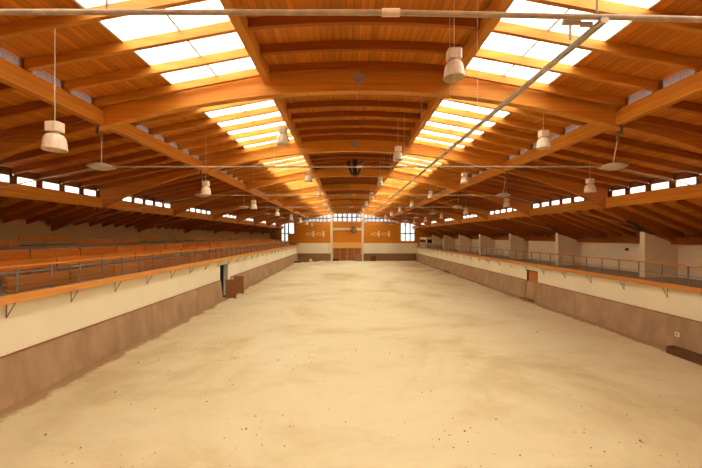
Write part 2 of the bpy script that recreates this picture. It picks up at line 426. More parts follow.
# ------------------------------------------------------------------ main frames
def X(sd, r): return XR + sd * r
FW = 0.11
def ftop(fn): return lambda x: fn(abs(x - XR)) - .006
arm3 = {-1: [(11.25, 1.15), (RWL - .02, .22)], 1: [(11.25, 1.15), (13.0, .21), (RWR - .31, -.24)]}
def interp(tab, r):
    for (a, za), (b, zb) in zip(tab, tab[1:]):
        if r <= b + 1e-6: return za + (zb - za) * (r - a) / (b - a)
    return tab[-1][1]
def make_frame(y):
    t = thing('arched_beam', (XR, y, H + 3.7), '', 'roof beam', 'arched main beams across the hall')
    og = t.location[:]
    bot = lambda x: H + 3.74 - .021 * (x - XR) ** 2
    for sd in (-1, 1):
        MB().span([X(sd, r) for r in lin(.008, 6.8, 14)], ftop(B1), bot, y - FW, y + FW).build('girder', 'glulam', t, og)
        b2 = lambda x: H + 2.83 - .213 * (abs(x - XR) - 6.7) - .032 * (abs(x - XR) - 6.7) ** 2
        MB().span([X(sd, r) for r in lin(6.83, 11.22, 10)], ftop(B2), b2, y - FW * .9, y + FW * .9).build('side_arm', 'arm', t, og)
        b3 = lambda x: H + interp(arm3[sd], abs(x - XR))
        rr = [11.265, 12.0, 13.0] + ([RWL - .02] if sd < 0 else [RWR - .31])
        MB().span([X(sd, r) for r in rr], ftop(B3[sd]), b3, y - FW * .8, y + FW * .8).build('eave_arm', 'rafter', t, og)
        hb = MB(); hb.cbox(X(sd, 6.72) - .035, X(sd, 6.72) + .035, y - FW - .02, y - FW - .004, H + 2.62, H + 2.95, axis='z')
        hb.cbox(X(sd, 6.72) - .022, X(sd, 6.72) + .022, y - .04, y + .02, H + 2.46, H + 2.72, axis='z')
        hb.build('bracket', 'dullsteel', t, og)
    q = MB(); q.span([X(1, r) for r in (12.15, 13.0, 13.25)], lambda x: H + interp(arm3[1], abs(x - XR)) - .004, lambda x: H + interp(arm3[1], abs(x - XR)) - .06, y - FW, y + FW)
    q.build('pier_shoe', 'dark', t, og)
    p = MB(); p.cbox(XR - .21, XR + .21, y - FW - .02, y - FW - .002, H + 4.0, H + 4.08, axis='x'); p.cbox(XR - .09, XR + .09, y - FW - .026, y - FW - .002, H + 3.93, H + 4.16, axis='z')
    p.cbox(XR - .018, XR + .018, y - FW - .018, y - FW - .002, H + 3.78, H + 4.34, axis='z')
    p.build('ridge_plate', 'steel', t, og)
    return t
fr0 = make_frame(FY[0])
for k, y in enumerate(FY):
    t = fr0 if k == 0 else dup(fr0, (XR, y, H + 3.7))
    t['label'] = ('arched laminated main beam with steel ridge plate, overhead out of view above the nearest tie rod' if k == 0 else
                  'arched laminated main beam with steel ridge plate, %s of those in view from the near end' % ORD[k - 1])

# ------------------------------------------------------------------ lengthwise beams, one per bay
def bays():
    for k in range(NF): yield k, FY[k] + FW + .006, (FY[k + 1] - FW - .006 if k < NF - 1 else YEND - .02)
def bayname(k):
    return 'before the first arched beam in view' if k == 0 else ('beyond the %s arched beam in view' % ORD[k - 1])
GRP = {}
def line_beam(name, x0, x1, z0, z1, what, grp):
    src = None
    for k, a, b in bays():
        if src is None or k == NF - 1:
            o = MB().cbox(x0, x1, a, b, z0, z1, .012).build(name, 'glulam_y', None, ((x0 + x1) / 2, a, z0))
            if src is None: src = o
        else:
            o = src.copy(); COL.objects.link(o); o.location = ((x0 + x1) / 2, a, z0)
        tag(o, '%s, %s' % (what, bayname(k)), 'beam', grp)
for sd in (-1, 1):
    S = 'left' if sd < 0 else 'right'
    a, b = sorted((X(sd, 2.28), X(sd, 2.47)))
    line_beam('curb_beam', a, b, H + 3.93, B1(2.47) - .008, 'curb beam inside %s skylight' % S, 'lengthwise beams beside the ridge strip')
    a, b = sorted((X(sd, 6.58), X(sd, 6.78)))
    line_beam('purlin', a, b, H + 2.86, B1(6.78) - RD - .01, 'upper purlin under grey vents on %s' % S, 'purlins at the upper roof step')
    a, b = sorted((X(sd, 11.05), X(sd, 11.24)))
    line_beam('eave_purlin', a, b, H + 1.25, H + 1.68, 'lower purlin under white windows on %s' % S, 'purlins at the lower roof step')

# ------------------------------------------------------------------ rafters
OFF = [.25, 1.18, 2.09, 3.0, 3.92, 4.84, 5.73]
def rys(k): return [FY[k] + o for o in OFF]
RW = 0.045
def rafters(name, xs, fn, m, what, grp, depth=RD, cut=0.0):
    src = None
    og = (xs[0], 0, fn(abs(xs[0] - XR)) - depth)
    for k in range(NF):
        for i, y in enumerate(rys(k)):
            if src is None:
                src = MB().span(xs, lambda x: fn(abs(x - XR)) - .006, lambda x: fn(abs(x - XR)) - depth, -RW, RW).build(name, m, None, og); o = src
            else:
                o = src.copy(); COL.objects.link(o)
            o.location = (og[0], y, og[2])
            tag(o, '%s %s, %s' % (ORD[i], what, bayname(k)), 'rafter', grp)
rafters('ridge_rafter', lin(XR - 2.27, XR + 2.27, 10), B1, 'rafter', 'ridge rafter', 'rafters under the ridge boards')
for sd in (-1, 1):
    S = 'left' if sd < 0 else 'right'
    rafters('skylight_rafter', [X(sd, r) for r in lin(2.48, 6.8, 9)], B1, 'skylit_rafter', '%s rafter crossing skylight' % S, 'rafters across the %s skylight' % S)
    rafters('middle_rafter', [X(sd, r) for r in lin(6.83, 11.3, 6)], B2, 'rafter', '%s middle roof rafter' % S, 'rafters of the %s middle roof' % S)
    rafters('eave_rafter', [X(sd, r) for r in lin(11.27, (RWL if sd < 0 else RWR) - (.01 if sd < 0 else .15), 3)], B3[sd], 'rafter', '%s lowest roof rafter' % S, 'rafters of the %s lowest roof' % S)

# ------------------------------------------------------------------ skylights and clerestory windows, one window per gap
WN = [0]; TN = [20]
def wname(): WN[0] += 1; return 'window_%d' % WN[0]
def gaps(k):
    ys = rys(k); a, b = FY[k] + FW + .01, (FY[k + 1] if k < NF - 1 else YEND) - FW - .01
    e = [a] + ys + [b]
    return [(e[i] + (RW + .004 if i else 0), e[i + 1] - (RW + .004 if i < len(e) - 2 else 0)) for i in range(len(e) - 1)]
near_gap = [(YNEAR + .02, F0 - FW - .01)]
for sd in (-1, 1):
    for k in range(-1, NF):
        for a, b in (near_gap if k < 0 else gaps(k)):
            aa, bb = a - .02, b + .02
            xs = [X(sd, r) for r in lin(2.452, 4.768, 6)]
            p = struct(MB().span(xs, lambda x: B1(abs(x - XR)) + .03, lambda x: B1(abs(x - XR)) + .012, aa - .025, bb + .025).build(wname(), 'sky'))
            og = (0, 0, 0)
            m = MB(); m.cbox(X(sd, 3.61) - .022, X(sd, 3.61) + .022, a, b, B1(3.61) - .035, B1(3.61) + .008)
            m.box(*sorted((X(sd, 4.72), X(sd, 4.767))), a, b, B1(4.78) - .02, B1(4.78) + .02)
            m.build('glazing_bar', 'steel', p, og)
            if k < 0: continue
            # grey corrugated strip over the upper purlin
            x = X(sd, 6.68); z0, z1 = B1(6.78) - RD - .006, B1(6.7) - .004
            n = max(4, int((b - a) / .035)); vs, fs = [], []
            for j in range(n + 1):
                dx = .008 * (1 if j % 2 else -1); y = a + (b - a) * j / n
                vs += [(x + dx, y, z0), (x + dx, y, z1)]
            for j in range(n): fs.append((2 * j, 2 * j + 2, 2 * j + 3, 2 * j + 1))
            small = b - a < .3
            g = MB()
            if small: g.box(x - .015, x + .015, a, b, z0, z1); TN[0] += 1; struct(g.build('trim_%d' % TN[0], 'rafter'))
            else:
                g.add(vs, fs); p = struct(g.build(wname(), 'frost'))
                g = MB(); g.box(x - .03, x + .03, a, a + .06, z0, z1); g.box(x - .03, x + .03, b - .06, b, z0, z1); g.build('window_frame', 'frametimber', p)
            # white window over the lower purlin
            x = X(sd, 11.15); z0, z1 = H + 1.685, B2(11.2) - .006
            if small:
                g = MB(); g.box(x - .02, x + .02, a, b, z0, z1); g.box(x - .02, x + .02, a - RW if a > FY[k] + .2 else a, b + (RW if b < FY[k] + 3 else 0), z0, B2(11.2) - RD - .012); TN[0] += 1; struct(g.build('trim_%d' % TN[0], 'rafter')); continue
            g = MB(); g.box(x - .01, x + .01, a, b, z0, z1); p = struct(g.build(wname(), 'clear'))
            g = MB(); e = .035
            for q in ((a, b, z0, z0 + .025), (a, b, z1 - .245, z1), (a, a + .07, z0, z1), (b - .07, b, z0, z1)): g.box(x - .03, x + .03, *q)
            zt = B2(11.2) - RD - .012
            g.box(x - .03, x + .03, a - RW - .004, a - .0005, z0, zt); g.box(x - .03, x + .03, b + .0005, b + RW + .003, z0, zt)
            g.build('window_frame', 'frametimber', p)

# ------------------------------------------------------------------ tie rods
def tie(k, y):
    lab = ('nearest pale tie rod with a sleeve, crossing the whole top of the picture' if k == 0 else
           'thin horizontal tie rod hung beneath the %s arched beam in view' % ORD[k - 1])
    z = H + 1.80
    t = thing('tie_rod', (XR, y, z), lab, 'tie rod', 'steel tie rods under the arched beams'); og = (XR, y, z)
    zl, zm, zr = (H + 1.755, H + 1.745, H + 1.60) if k == 0 else (z, z, z)
    xl, xr = X(-1, 6.72), X(1, 6.60)
    r = .021 if k == 0 else .02
    MB().tube((xl, y, zl), (XR - .02, y, zm), r, 10).build('rod', 'tie', t, og)
    MB().tube((XR, y, zm), (xr, y, zr), r, 10).build('rod', 'tie', t, og)
    MB().tube((XR - .07, y, zm), (XR + .07, y, zm), .03, 12).build('sleeve', 'lamp', t, og)
    ends = {-1: (xl, zl, (WL + .05, H + .45)), 1: (xr, zr, (13.3, H + .34))}
    for sd in (-1, 1):
        x, zz, (xe, ze) = ends[sd]
        MB().tube((x, y, zz), (xe, y, ze), .014, 8).build('outer_rod', 'node', t, og)
        e = MB(); n = 20
        prof = [(.001, -.085), (.13, -.075), (.26, -.03), (.32, 0), (.27, .035), (.14, .085), (.001, .10)]
        e.lathe(prof, (x, y, zz), n); e.build('node_plate', 'node', t, og)
        MB().tube((x, y, zz + .05), (X(sd, 6.72), y, H + 2.48), .012, 8).build('hanger', 'cable', t, og)
    for x in (-1.87, 1.96):
        MB().tube((x, y, zm + .0), (x, y, H + 3.745 - .021 * (x - XR) ** 2), .006 if k else .009, 6).build('drop_cable', 'cable', t, og)
for k, y in enumerate(FY): tie(k, y)

# lengthwise cable rail lying under the tie rods
t = thing('cable_rail', (1.99, 2.5, H + 1.70), 'long grey rail running away under the tie rods near the right skylight', 'rail'); og = t.location[:]
MB().cbox(1.955, 2.015, 2.52, 55.5, H + 1.635, H + 1.68, .01).build('rail_bar', 'steel', t, og)
c = MB(); c.cbox(1.73, 1.86, 2.60, 2.64, H + 1.68, H + 1.73, axis='x'); c.cbox(1.86, 1.953, 2.60, 2.62, H + 1.655, H + 1.70, axis='x'); c.cbox(1.77, 1.79, 2.60, 2.62, H + 1.56, H + 1.675, axis='z'); c.build('clamp', 'steel', t, og)
for y in (4.97, 6.3, 11.2, 17.2, 23.2, 29.2, 35.2, 41.2):
    MB().tube((1.985, y, H + 1.675), (1.985, y, B1(1.635) - .01), .005, 6).build('hanger', 'cable', t, og)

# ------------------------------------------------------------------ high-bay lamps
def make_lamp(d, hb, zb):
    """bell lamp, mouth at z = 0, cable up to the roof"""
    t = thing('bell_lamp', (0, 0, 0), '', 'lamp', 'bell shaped hanging lamps')
    R_ = d / 2
    prof = [(R_ * .46, hb), (R_ * .70, hb * .93), (R_ * .86, hb * .76), (R_ * .96, hb * .45), (R_ * 1.0, hb * .14), (R_ * 1.04, .02), (R_ * 1.04, 0), (R_ * .98, .004),
            (R_ * .95, hb * .14), (R_ * .91, hb * .45), (R_ * .8, hb * .74), (R_ * .6, hb * .9), (.001, hb * .92)]
    MB().lathe(prof, (0, 0, 0), 28, .03).build('lamp_shade', 'lamp', t)
    b = MB(); b.lathe([(.001, hb * .85), (R_ * .16, hb * .82), (R_ * .28, hb * .55), (R_ * .2, hb * .34), (.001, hb * .3)], (0, 0, 0), 12); b.build('bulb', 'lampin', t)
    MB().lathe([(.001, hb - .004), (R_ * .36, hb - .004), (R_ * .36, hb + .05), (.001, hb + .05)], (0, 0, 0), 14).build('collar', 'lamp', t)
    w_ = R_ * .68; q = hb + .035
    g = MB(); g.cbox(-w_, w_, -w_ * .85, w_ * .85, q, q + .16, .03, 'z'); g.build('housing', 'lamp', t)
    MB().lathe([(.001, q + .16), (.022, q + .16), (.012, q + .2), (.001, q + .2)], (0, 0, 0), 8).build('hook', 'steel', t)
    MB().tube((0, 0, q + .19), (0, 0, zb), .008, 6).build('cord', 'cable', t)
    return t
def lamp_row(x, y0, step, n, zrel, d, hb, what):
    r = abs(x - XR); src = {}
    ry = [q for k in range(NF) for q in rys(k)]
    for i in range(n):
        y = y0 + step * i
        on = min(abs(y - q) for q in ry) < .1                     # cord tied to a rafter, else to the boarding
        if on not in src:
            zb = (B1(r) if r < 6.7 else B2(r)) - .012 - (RD + .01 if on else 0) - (H + zrel)
            o = src[on] = make_lamp(d, hb, zb)
        else: o = dup(src[on], (0, 0, 0))
        o.location = (x, y, H + zrel)
        o['label'] = 'bell lamp %s, %s from the near end' % (what, ORD[i])
lamp_row(-4.93, 5.57, 6, 8, 1.45, .335, .275, 'in the lamp row outside the left skylight')
lamp_row(-1.72, 9.0, 6.15, 7, 2.50, .335, .275, 'in the row by the left inner skylight edge')
lamp_row(1.83, 5.57, 6, 8, 2.67, .335, .275, 'in the row by the right inner skylight edge')
lamp_row(5.40, 9.0, 6, 7, 2.40, .335, .275, 'in the row outside the right skylight')
lamp_row(8.58, 11.57, 6, 7, 1.54, .335, .275, 'in the outermost right row near the white windows')

# loudspeaker cluster hung under the ridge
t = thing('loudspeaker', (.45, 16.4, H + 3.0), 'dark loudspeaker cluster hung under the ridge beyond the second arched beam in view', 'loudspeaker'); og = t.location[:]
g = MB(); g.cbox(.33, .57, 16.3, 16.55, H + 3.0, H + 3.8, .04, 'z'); g.build('cabinet', 'dark', t, og)
for s in (-1, 1):
    g = MB(); g.tube((.45 + s * .15, 16.42, H + 3.05), (.45 + s * .36, 16.36, H + 3.72), .05, 10, .10); g.build('horn', 'dark', t, og)
MB().tube((.45, 16.42, H + 3.79), (.45, 16.42, B1(.1) - .01), .012, 6).build('bracket', 'dark', t, og)

# ------------------------------------------------------------------ gallery railings
def railing(name, x, inn, fz, ztop, y0, sp, nb, lab, bars, wall_x, rail_mat='rail'):
    t = thing(name, (x, y0, fz), lab, 'railing'); og = t.location[:]
    y1 = y0 + sp * nb
    MB().cbox(x - .035, x + .035, y0 - .3, y1 + .02, ztop - .05, ztop, .012).build('hand_rail', rail_mat, t, og)
    for z in bars:
        MB().tube((x + inn * .03, y0 - .3, z), (x + inn * .03, y1, z), .009, 6).build('bar', 'post', t, og)
    for i in range(nb + 1):
        y = y0 + sp * i
        g = MB(); g.cbox(x - .018, x + .018, y - .022, y + .022, fz - .0, ztop - .052, .006, 'z'); g.box(x - .03, x + .03, y - .05, y + .05, fz - .0, fz + .015)
        g.build('post', 'post', t, og)
        if i % 2 == 0:
            zz = fz - .14
            g = MB(); g.tube((x - inn * .03, y, zz), (wall_x - inn * -.02, y, zz - .38), .013, 6); g.tube((wall_x + inn * .02, y, zz - .39), (wall_x + inn * .02, y, zz), .013, 6)
            g.build('brace', 'post', t, og)
    return t
# inn = direction towards the arena
railing('gallery_railing', -8.22, 1, LF + .001, H - .735, 4.35, .967, 53, 'long timber-topped railing of grey posts in front of the wooden benches',
        [LF + .2, LF + .34, LF + .48, LF + .62], LX)
railing('gallery_railing', 12.06, -1, RF + .001, H - 1.02, 8.65, .98, 47, 'long timber-topped railing of thin posts before the white piers', [RF + .42], RX)

# ------------------------------------------------------------------ benches of the stand
def row_bench(kind, L_):
    if kind == 'front':
        t = thing('slatted_bench', (-9.05, 0, LF), '', 'bench', 'slatted benches along the front of the stand'); og = t.location[:]
        MB().cbox(-9.37, -9.33, .01, L_ - .01, H - .98, H - .69).build('backrest', 'bench_panel', t, og)
        MB().cbox(-9.36, -9.31, .02, L_ - .02, H - 1.08, H - 1.0).build('back_rail', 'steel', t, og)
        g = MB()
        for i in range(3): g.cbox(-9.30 + .135 * i, -9.30 + .135 * i + .115, .02, L_ - .02, H - 1.14, H - 1.105)
        g.build('seat_slats', 'bench', t, og)
        g = MB()
        for i in range(4): g.cbox(-8.90, -8.875, .005, L_ - .005, H - 1.505 + .10 * i, H - 1.505 + .10 * i + .088)
        g.build('front_slats', 'bench', t, og)
        MB().cbox(-8.925, -8.905, .005, L_ - .005, LF + .003, H - 1.15).build('front_panel', 'bench', t, og)
        for y in (.25, L_ - .25): MB().cbox(-9.28, -8.94, y - .02, y + .02, LF + .002, H - 1.15, axis='z').build('leg', 'steel', t, og)
        return t
    if kind == 'panel':
        t = thing('panel_bench', (-10.1, 0, LF + .3), '', 'bench', 'solid backed benches of the second row'); og = t.location[:]
        MB().cbox(-10.22, -10.18, .012, L_ - .012, H - .77, H - .46).build('backrest', 'bench_panel', t, og)
        MB().cbox(-10.23, -10.17, .0, L_, H - .455, H - .43).build('top_rail', 'cable', t, og)
        MB().cbox(-10.16, -9.82, .01, L_ - .01, H - .84, H - .80).build('seat', 'bench', t, og)
        for y in (.25, L_ - .25): MB().cbox(-10.2, -9.85, y - .02, y + .02, LF + .302, H - .845, axis='z').build('leg', 'steel', t, og)
        return t
    if kind == 'third':
        t = thing('low_bench', (-11.0, 0, LF + .6), '', 'bench', 'low backed benches of the third row'); og = t.location[:]
        MB().cbox(-11.12, -11.08, .012, L_ - .012, H - .335, H - .16).build('backrest', 'bench_panel', t, og)
        MB().cbox(-11.06, -10.72, .01, L_ - .01, H - .52, H - .48).build('seat', 'bench', t, og)
        for y in (.25, L_ - .25):
            g = MB(); g.cbox(-11.06, -10.75, y - .02, y + .02, LF + .602, H - .525, axis='z'); g.cbox(-11.075, -11.062, y - .015, y + .015, LF + .602, H - .2, axis='z'); g.build('leg', 'steel', t, og)
        return t
    t = thing('high_bench', (-11.9, 0, LF + .9), '', 'bench', 'free standing benches on the top step'); og = t.location[:]
    MB().cbox(-12.0, -11.96, 0, L_, H - .19, H - .0).build('backrest', 'bench', t, og)
    MB().cbox(-11.93, -11.6, 0, L_, H - .36, H - .33).build('seat', 'darkwood', t, og)
    for y in (.2, L_ * .5, L_ - .2):
        g = MB(); g.tube((-11.945, y, LF + .902), (-11.945, y, H - .05), .014, 6); g.tube((-11.63, y, LF + .902), (-11.63, y, H - .365), .014, 6); g.tube((-11.945, y, H - .37), (-11.63, y, H - .37), .012, 6)
        g.build('leg', 'cable', t, og)
    return t
rows = [('front', 8.62, 19, 'front row slatted bench right behind the railing, %s from the near end'),
        ('panel', 8.62, 19, 'second row bench with solid orange back panel, %s from the near end'),
        ('third', 0, 11, 'third row bench with narrow back board, %s from the near end')]
THIRD = [8.95, 13.5, 15.68, 23.75, 25.95, 28.15, 33.9, 36.1, 38.3, 40.5, 42.7]
for kind, y0, n, lab in rows:
    src = row_bench(kind, 2.15 if kind == 'third' else 1.94)
    for i in range(n):
        y = THIRD[i] if kind == 'third' else y0 + 2.0 * i
        o = src if i == 0 else dup(src, src.location)
        o.location[1] = y; o['label'] = lab % ORD[i]
src = row_bench('high', 2.25)
for i, y in enumerate((12.05, 19.1, 23.0, 33.3)):
    o = src if i == 0 else dup(src, src.location)
    o.location[1] = y; o['label'] = 'bench on thin pale legs standing on the top step, %s from the near end' % ORD[i]

# ------------------------------------------------------------------ side doors and gate leaves
def leaf(x0, x1, y, lab):
    t = thing('gate_leaf', ((x0 + x1) / 2, y, 0.03), lab, 'gate', 'open gate leaves at the dark doorway'); og = t.location[:]
    MB().cbox(x0, x1, y - .02, y + .02, .06, 1.31, .01, 'z').build('panel', 'old', t, og)
    for z in (.08, .64, 1.2): MB().cbox(x0 + .01, x1 - .01, y - .05, y - .022, z, z + .09, .008, 'x').build('ledge', 'old', t, og)
    g = MB(); g.cbox(x0 + .02, x0 + .1, y - .06, y + .05, .022, .058, .004, 'x'); g.cbox(x1 - .1, x1 - .02, y - .06, y + .05, .022, .058, .004, 'x'); g.build('foot', 'darkwood', t, og)
leaf(-8.16, -7.42, DL0 + .05, 'brown wooden gate leaf swung open on the near side of the dark doorway')
leaf(-8.22, -7.50, DL1 + .36, 'brown wooden gate leaf swung open on the far side of the dark doorway')

o = MB().cbox(RX + .1, RX + .15, DR0 + .06, DR1 - .06, .02, 1.92, .01, 'z').build('door_1', 'door'); struct(o)
h = MB(); h.tube((RX + .095, DR0 + .2, 1.05), (RX + .04, DR0 + .2, 1.05), .012, 8); h.tube((RX + .045, DR0 + .2, 1.05), (RX + .045, DR0 + .34, 1.05), .012, 8); h.build('door_handle', 'steel', o)
g = MB()
g.box(RX + .01, RX + .2, DR0 + .003, DR0 + .055, .0, 1.965); g.box(RX + .01, RX + .2, DR1 - .055, DR1 - .003, .0, 1.965); g.box(RX + .01, RX + .2, DR0 + .056, DR1 - .056, 1.925, 1.965)
struct(g.build('trim_7', 'darkwood'))
t = thing('kick_gate', (RX - .1, DR0, .1), 'closed slanted kickboard gate with dark gaps beneath the small orange door', 'gate'); og = t.location[:]
g = MB(); g.prism([(RX - .17, .14), (RX - .215, .14), (RX - .06, KT - .01), (RX - .015, KT - .01)], DR0 + .06, DR1 - .2); g.build('panel', 'kick', t, og)
g = MB(); g.cbox(RX - .24, RX - .19, DR0 + .1, DR1 - .2, .09, .135, .005); g.build('bottom_rail', 'darkwood', t, og)
g = MB(); g.cbox(RX - .42, RX - .25, DR0 - .15, DR1 + .1, .02, .085, .01); tag(g.build('sill_board', 'darkwood', None, (RX - .33, DR0, .02)), 'dark board lying on the sand before the closed kickboard gate', 'board')

# socket, floor beam, small board, wall fitting
t = thing('wall_socket', (RX - .1, 12.06, .63), 'small square white socket on the brown kickboard', 'socket'); og = t.location[:]
xk = RX - .135
g = MB(); g.cbox(xk - .02, xk + .012, 12.0, 12.15, .555, .72, .012, 'x'); g.build('cover', 'emblem_w', t, og)
g = MB(); g.cbox(xk - .026, xk - .021, 12.04, 12.11, .60, .675, .006, 'x'); g.build('insert', 'old', t, og)
t = thing('trough', (11.7, 9.0, 0), 'low dark wooden trough on the sand against the kickboard at the corner', 'trough'); og = t.location[:]
MB().cbox(11.58, 11.63, 8.2, 11.9, .02, .27).build('side_board', 'darkwood', t, og)
MB().cbox(11.82, 11.87, 8.2, 11.9, .02, .30).build('side_board', 'darkwood', t, og)
MB().cbox(11.635, 11.815, 8.2, 11.9, .02, .06).build('base', 'darkwood', t, og)
MB().cbox(11.635, 11.815, 11.85, 11.9, .062, .29, axis='z').build('end_board', 'darkwood', t, og)
g = MB(); g.cbox(11.62, 11.85, 37.9, 39.2, .03, .22, .02); tag(g.build('board', 'darkwood', None, (11.7, 38, .03)), 'short dark board at the foot of the far kickboard below the piers', 'board')
t = thing('wall_fitting', (WRT, 17.3, 3.55), 'tiny dark round fitting on the white gallery back wall between piers', 'fitting'); og = t.location[:]
MB().tube((WRT - .003, 17.3, 3.55), (WRT - .05, 17.3, 3.55), .075, 14).build('base', 'dark', t, og)
MB().tube((WRT - .05, 17.3, 3.55), (WRT - .12, 17.3, 3.52), .035, 10).build('knob', 'dark', t, og)

# ------------------------------------------------------------------ far wall
def px(x): return (x - 346) * YEND / 329.0
def pz(y): return H + (236 - y) * YEND / 329.0
YW = YEND
CL, CR = px(331.7), px(362.6)
WZ = pz(221.6)
ob = MB()
D = .25
zb = 3.03
lw, rw = -7.75, 8.5
tl0, tl1, tr0, tr1, tz = px(281), px(294.6), px(400.5), px(415), pz(241)
tt = pz(222.8)
midz = pz(233.6)
# boarding pieces around the glazed openings
ob.box(lw, rw, YW, YW + D, zb, WZ)                     # long middle panel
ob.box(tl1, lw, YW, YW + D, zb, H + 2.9)
ob.box(rw, tr0, YW, YW + D, zb, H + 2.9)
ob.box(tl0, tl1, YW, YW + D, zb, tz); ob.box(tr0, tr1, YW, YW + D, zb, tz)
ob.box(px(288.5), tl1, YW, YW + D, tz, midz)
ob.box(WL - .3, tl0, YW, YW + D, 0, H + 3); ob.box(tr1, WRT + .3, YW, YW + D, 0, H + 3)
ob.box(tl0, tl1, YW, YW + D, tt, H + 3.2); ob.box(tr0, tr1, YW, YW + D, tt, H + 3.2)
ob.box(tl0, LX, YW, YW + D, 0, zb); ob.box(RX, tr1, YW, YW + D, 0, zb) if RX < tr1 else None
struct(ob.build('wall_far', 'gable'))
g = MB(); g.box(LX, CL + .2, YW - .02, YW + D, 0, zb); g.box(CR - .2, RX, YW - .02, YW + D, 0, zb)
struct(g.build('wall_far_plaster', 'wall'))
g = MB(); g.prism([(YW - .2, 0), (YW - .022, 0), (YW - .022, KT), (YW - .06, KT)], LX + .2, CL - .15, 'x'); g.prism([(YW - .2, 0), (YW - .022, 0), (YW - .022, KT), (YW - .06, KT)], CR + .15, RX - .2, 'x')
struct(g.build('baseboard_far', 'farkick'))
n_ = 8
for i, xc in enumerate((CL, CR)):
    g = MB(); g.cbox(xc - .2, xc + .2, YW - .28, YW - .025, pz(254) if i == 0 else pz(254), B1(2.5) - .3, .03, 'z')
    struct(g.build('trim_%d' % n_, 'paint')); n_ += 1
g = MB(); g.cbox(CL - .62, CL - .42, YW - .15, YW - .025, pz(254), pz(243), .02, 'z'); struct(g.build('trim_10', 'paint'))
g = MB(); g.cbox(CL + .205, CR - .205, YW - .22, YW - .003, pz(230.4), pz(228), .02, 'x'); struct(g.build('trim_11', 'paint'))
g = MB(); g.cbox(CL + .205, CR - .205, YW - .24, YW - .003, pz(248.3), pz(242.4), .02, 'x'); struct(g.build('trim_12', 'lintel'))
# glazed openings with bars
def glazed(x0, x1, z0, top, cols, rowz, bw=.13):
    g = MB(); n = 10; xs = lin(x0, x1, n)
    g.span(xs, top, lambda x: z0, YW + .10, YW + .12); p = struct(g.build(wname(), 'clear_far'))
    b = MB()
    for i in range(cols + 1):
        x = x0 + (x1 - x0) * i / cols; b.cbox(max(x - bw, x0), min(x + bw, x1), YW + .02, YW + .09, z0, top(x), .01, 'z')
    for z in rowz: b.cbox(x0, x1, YW + .03, YW + .085, z - .1, z + .1, .01, 'x')
    b.build('window_bars', 'mullion', p)
TZ = pz(213.2)
def topl(x): return WZ + .06 + (pz(213.8) - WZ) * max(0, min(1, (x - lw) / (CL - lw)))
def topr(x): return WZ + .06 + (pz(213.8) - WZ) * max(0, min(1, (rw - x) / (rw - CR)))
glazed(CL + .2, CR - .2, WZ, lambda x: TZ, 6, [pz(217.3)])
glazed(lw, CL - .2, WZ, topl, 8, [pz(218.6)])
glazed(CR + .2, rw, WZ, topr, 8, [pz(218.6)])
g = MB(); hi = lambda x: (B1(abs(x - XR)) if abs(x - XR) < 6.75 else B2(abs(x - XR))) + .05
g.span(lin(CL - .2, CR + .2, 8), hi, lambda x: TZ, YW, YW + D); g.span(lin(lw, CL - .2, 12), hi, topl, YW, YW + D); g.span(lin(CR + .2, rw, 12), hi, topr, YW, YW + D)
struct(g.build('wall_far_header', 'gable'))
glazed(tl0, px(288.5), tz, lambda x: tt, 2, [midz]); glazed(px(288.5), tl1, midz, lambda x: tt, 1, [])
glazed(tr0, tr1, tz, lambda x: tt, 3, [midz], .09)
# emblems on the boarding
def emblem(x0, lab):
    t = thing('wall_emblem', (px(x0), YW, pz(234)), lab, 'sign', 'pale emblems on the far wall'); og = t.location[:]
    for i in range(2):
        xo = px(x0 + 10.2 * i)
        r = MB(); n = 24; a, b_ = px(346 + 3.4), .24
        vs, fs = [], []
        for j in range(n):
            th = 2 * math.pi * j / n
            for k_, (s_, yy) in enumerate(((1, -.02), (.62, -.02), (.62, -.003), (1, -.003))):
                vs.append((xo + a + a * (s_ if s_ == 1 else .8) * math.cos(th), YW + yy, pz(234) + b_ * s_ * math.sin(th)))
        for j in range(n):
            q = (j + 1) % n
            for k_ in range(4): fs.append((j * 4 + k_, q * 4 + k_, q * 4 + (k_ + 1) % 4, j * 4 + (k_ + 1) % 4))
        r.add(vs, fs); r.build('ring', 'emblem', t, og)
        c = MB(); xb = px(x0 + 7.9 + 10.2 * i); c.cbox(xb - .14, xb + .14, YW - .03, YW - .003, pz(236.6), pz(231.2), .01, 'z'); c.box(xb - .28, xb - .14, YW - .028, YW - .003, pz(234.4), pz(233.6)); c.build('upright', 'emblem_w', t, og)
emblem(305.5, 'pale ring and bar emblem on orange boards left of the wooden gate')
emblem(371, 'pale ring and bar emblem on orange boards right of the wooden gate')
